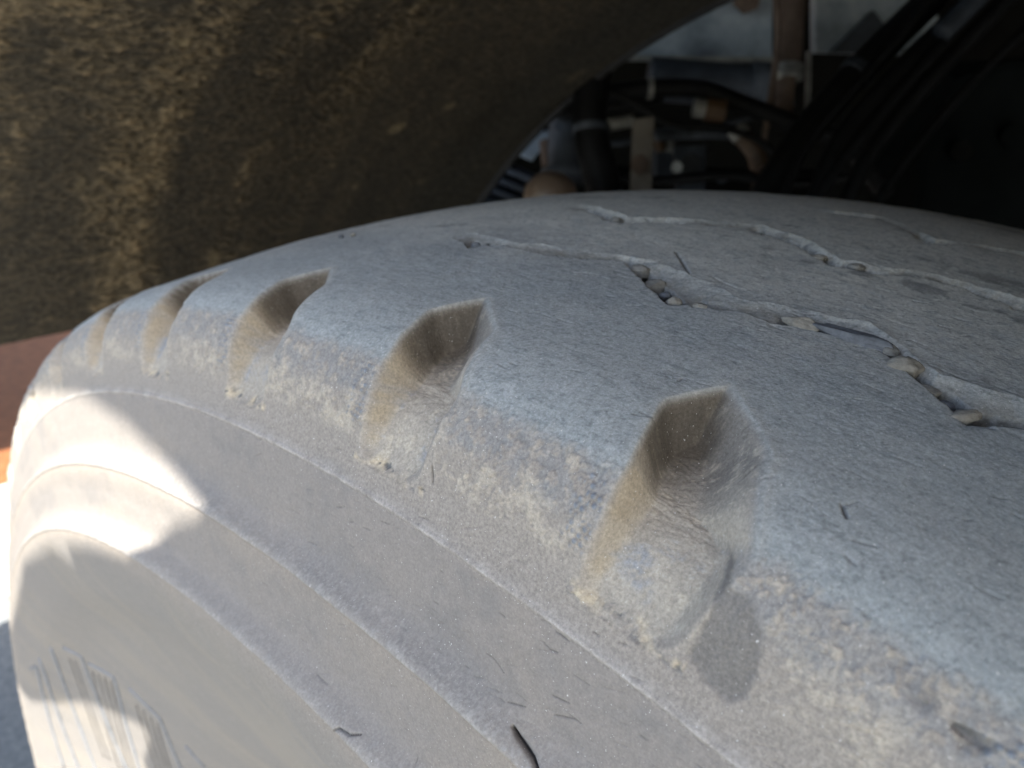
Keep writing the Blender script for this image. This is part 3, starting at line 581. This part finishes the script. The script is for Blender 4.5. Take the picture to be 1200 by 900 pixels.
# ---------------------------------------------------------------- pebbles wedged in the grooves
M_peb = [grime('tan_stone', [(.3, (.16, .148, .128)), (.7, (.27, .252, .222))], 900, .85, bump=.5, bdist=.0003), grime('grey_stone', [(.3, (.13, .126, .118)), (.7, (.24, .23, .212))], 900, .8, bump=.5, bdist=.0003), grime('dark_stone', [(.3, (.06, .065, .075)), (.7, (.16, .17, .19))], 400, .7, bump=.5, bdist=.0003)]
PEB = [  # theta, s, length, width, height (mm), turn, sink mm, material, label
 (-.0416, .2935, 4.6, 3.2, 3.0, .5, 2.6, 1, 'grey pebble topmost in the long slanting gap of the near groove'),
 (-.0563, .2890, 5.2, 3.4, 3.4, 1.3, 3.3, 1, 'dusty grey pebble in the middle of the slanting gap'),
 (-.0745, .2826, 3.6, 2.6, 2.4, .2, 1.8, 0, 'small tan pebble at the foot of the slanting gap'),
 (-.0858, .2834, 2.6, 2.0, 1.8, .0, .9, 0, 'tiny tan pebble just right of the slanting gap foot'),
 (-.1226, .2894, 6.8, 3.0, 2.6, .15, 1.0, 0, 'long tan pebble left of the dark flake'),
 (-.1400, .2908, 15.0, 4.2, 2.6, .08, .9, 2, 'long flat dark blue grey flake wedged in near groove'),
 (-.1529, .2916, 4.0, 3.4, 3.4, .6, 2.5, 1, 'round grey pebble right above the end of the dark flake'),
 (-.1615, .2884, 6.2, 4.2, 3.8, .55, 2.2, 0, 'largest oval tan pebble beside the dark flake'),
 (-.1855, .2812, 6.0, 2.6, 2.8, 1.0, 2.2, 0, 'elongated tan pebble nearest the right edge of the photo'),
 (.0530, .2882, 2.4, 1.8, 1.8, .5, 1.2, 2, 'dark crumb at the far left start of near groove'),
 (.0480, .2896, 2.2, 1.7, 1.6, .2, 1.4, 1, 'grey crumb next to the dark one at the groove start'),
 (.1786, .2891, 2.0, 1.6, 1.2, .0, -.2, 2, 'tiny dark grit lying alone on the tread skyline'),
 (.1696, .2905, 2.2, 1.6, 1.2, .0, -.2, 0, 'tiny pale grit beside the dark grit on the skyline'),
 (.0190, .3258, 4.2, 2.6, 2.4, .4, 1.6, 1, 'grey stone at the left end of the middle groove'),
 (-.1112, .3272, 3.4, 2.4, 2.2, .4, 1.0, 1, 'grey stone in the middle groove near its dark slit'),
 (-.0932, .3275, 4.0, 2.6, 2.4, .3, 1.6, 0, 'tan stone in the middle groove left of its dark slit'),
 (-.0665, .2856, 2.8, 2.4, 2.2, .4, 2.3, 2, 'dark stone low in the slanting gap above the small tan one'),
 (-.1720, .2850, 4.2, 2.8, 2.6, .8, 2.6, 1, 'grey stone sunk between the largest oval and the elongated pebble'),
 (-.1790, .2832, 3.0, 2.2, 2.0, .3, 2.4, 2, 'dark stone sunk beside the elongated pebble')]
for k, (t0, s0, l, w, h, rz, sink, mi, lab) in enumerate(PEB):
    bm = bmesh.new(); bmesh.ops.create_icosphere(bm, subdivisions=4, radius=1); pr = random.Random(k*7+1)
    cuts = []
    for _ in range(13):
        d = Vector((pr.gauss(0, 1), pr.gauss(0, 1), pr.gauss(0, 1))).normalized(); cuts.append((d, pr.uniform(.62, .86)))
    ph = [pr.uniform(0, 6.28) for _ in range(4)]
    for v in bm.verts:
        c = v.co.copy()
        for d, q in cuts:                                    # broken faces with softly worn edges
            e = c.dot(d)-q
            if e > 0: c -= d*e*.92
        c *= 1+.03*math.sin(9*c.x+7*c.y+ph[0])+.03*math.sin(8*c.z-9*c.y+ph[1])+.015*math.sin(21*c.x+17*c.z+ph[2])
        v.co = Vector((c.x*l, c.y*w, c.z*h))*.00058
    n = tyre_normal(t0, s0); ta = Vector((0, math.cos(t0), -math.sin(t0))); sd = n.cross(ta)
    B = Matrix((ta, sd, n)).transposed().to_4x4() @ Matrix.Rotation(rz, 4, 'Z')
    o = from_bm('pebble', bm, M_peb[mi]); o.matrix_world = Matrix.Translation(tyre_point(t0, s0, (h*.5-sink-.25)*.001)) @ B
    tag(o, lab, 'pebble', 'pebbles wedged in the tread grooves')
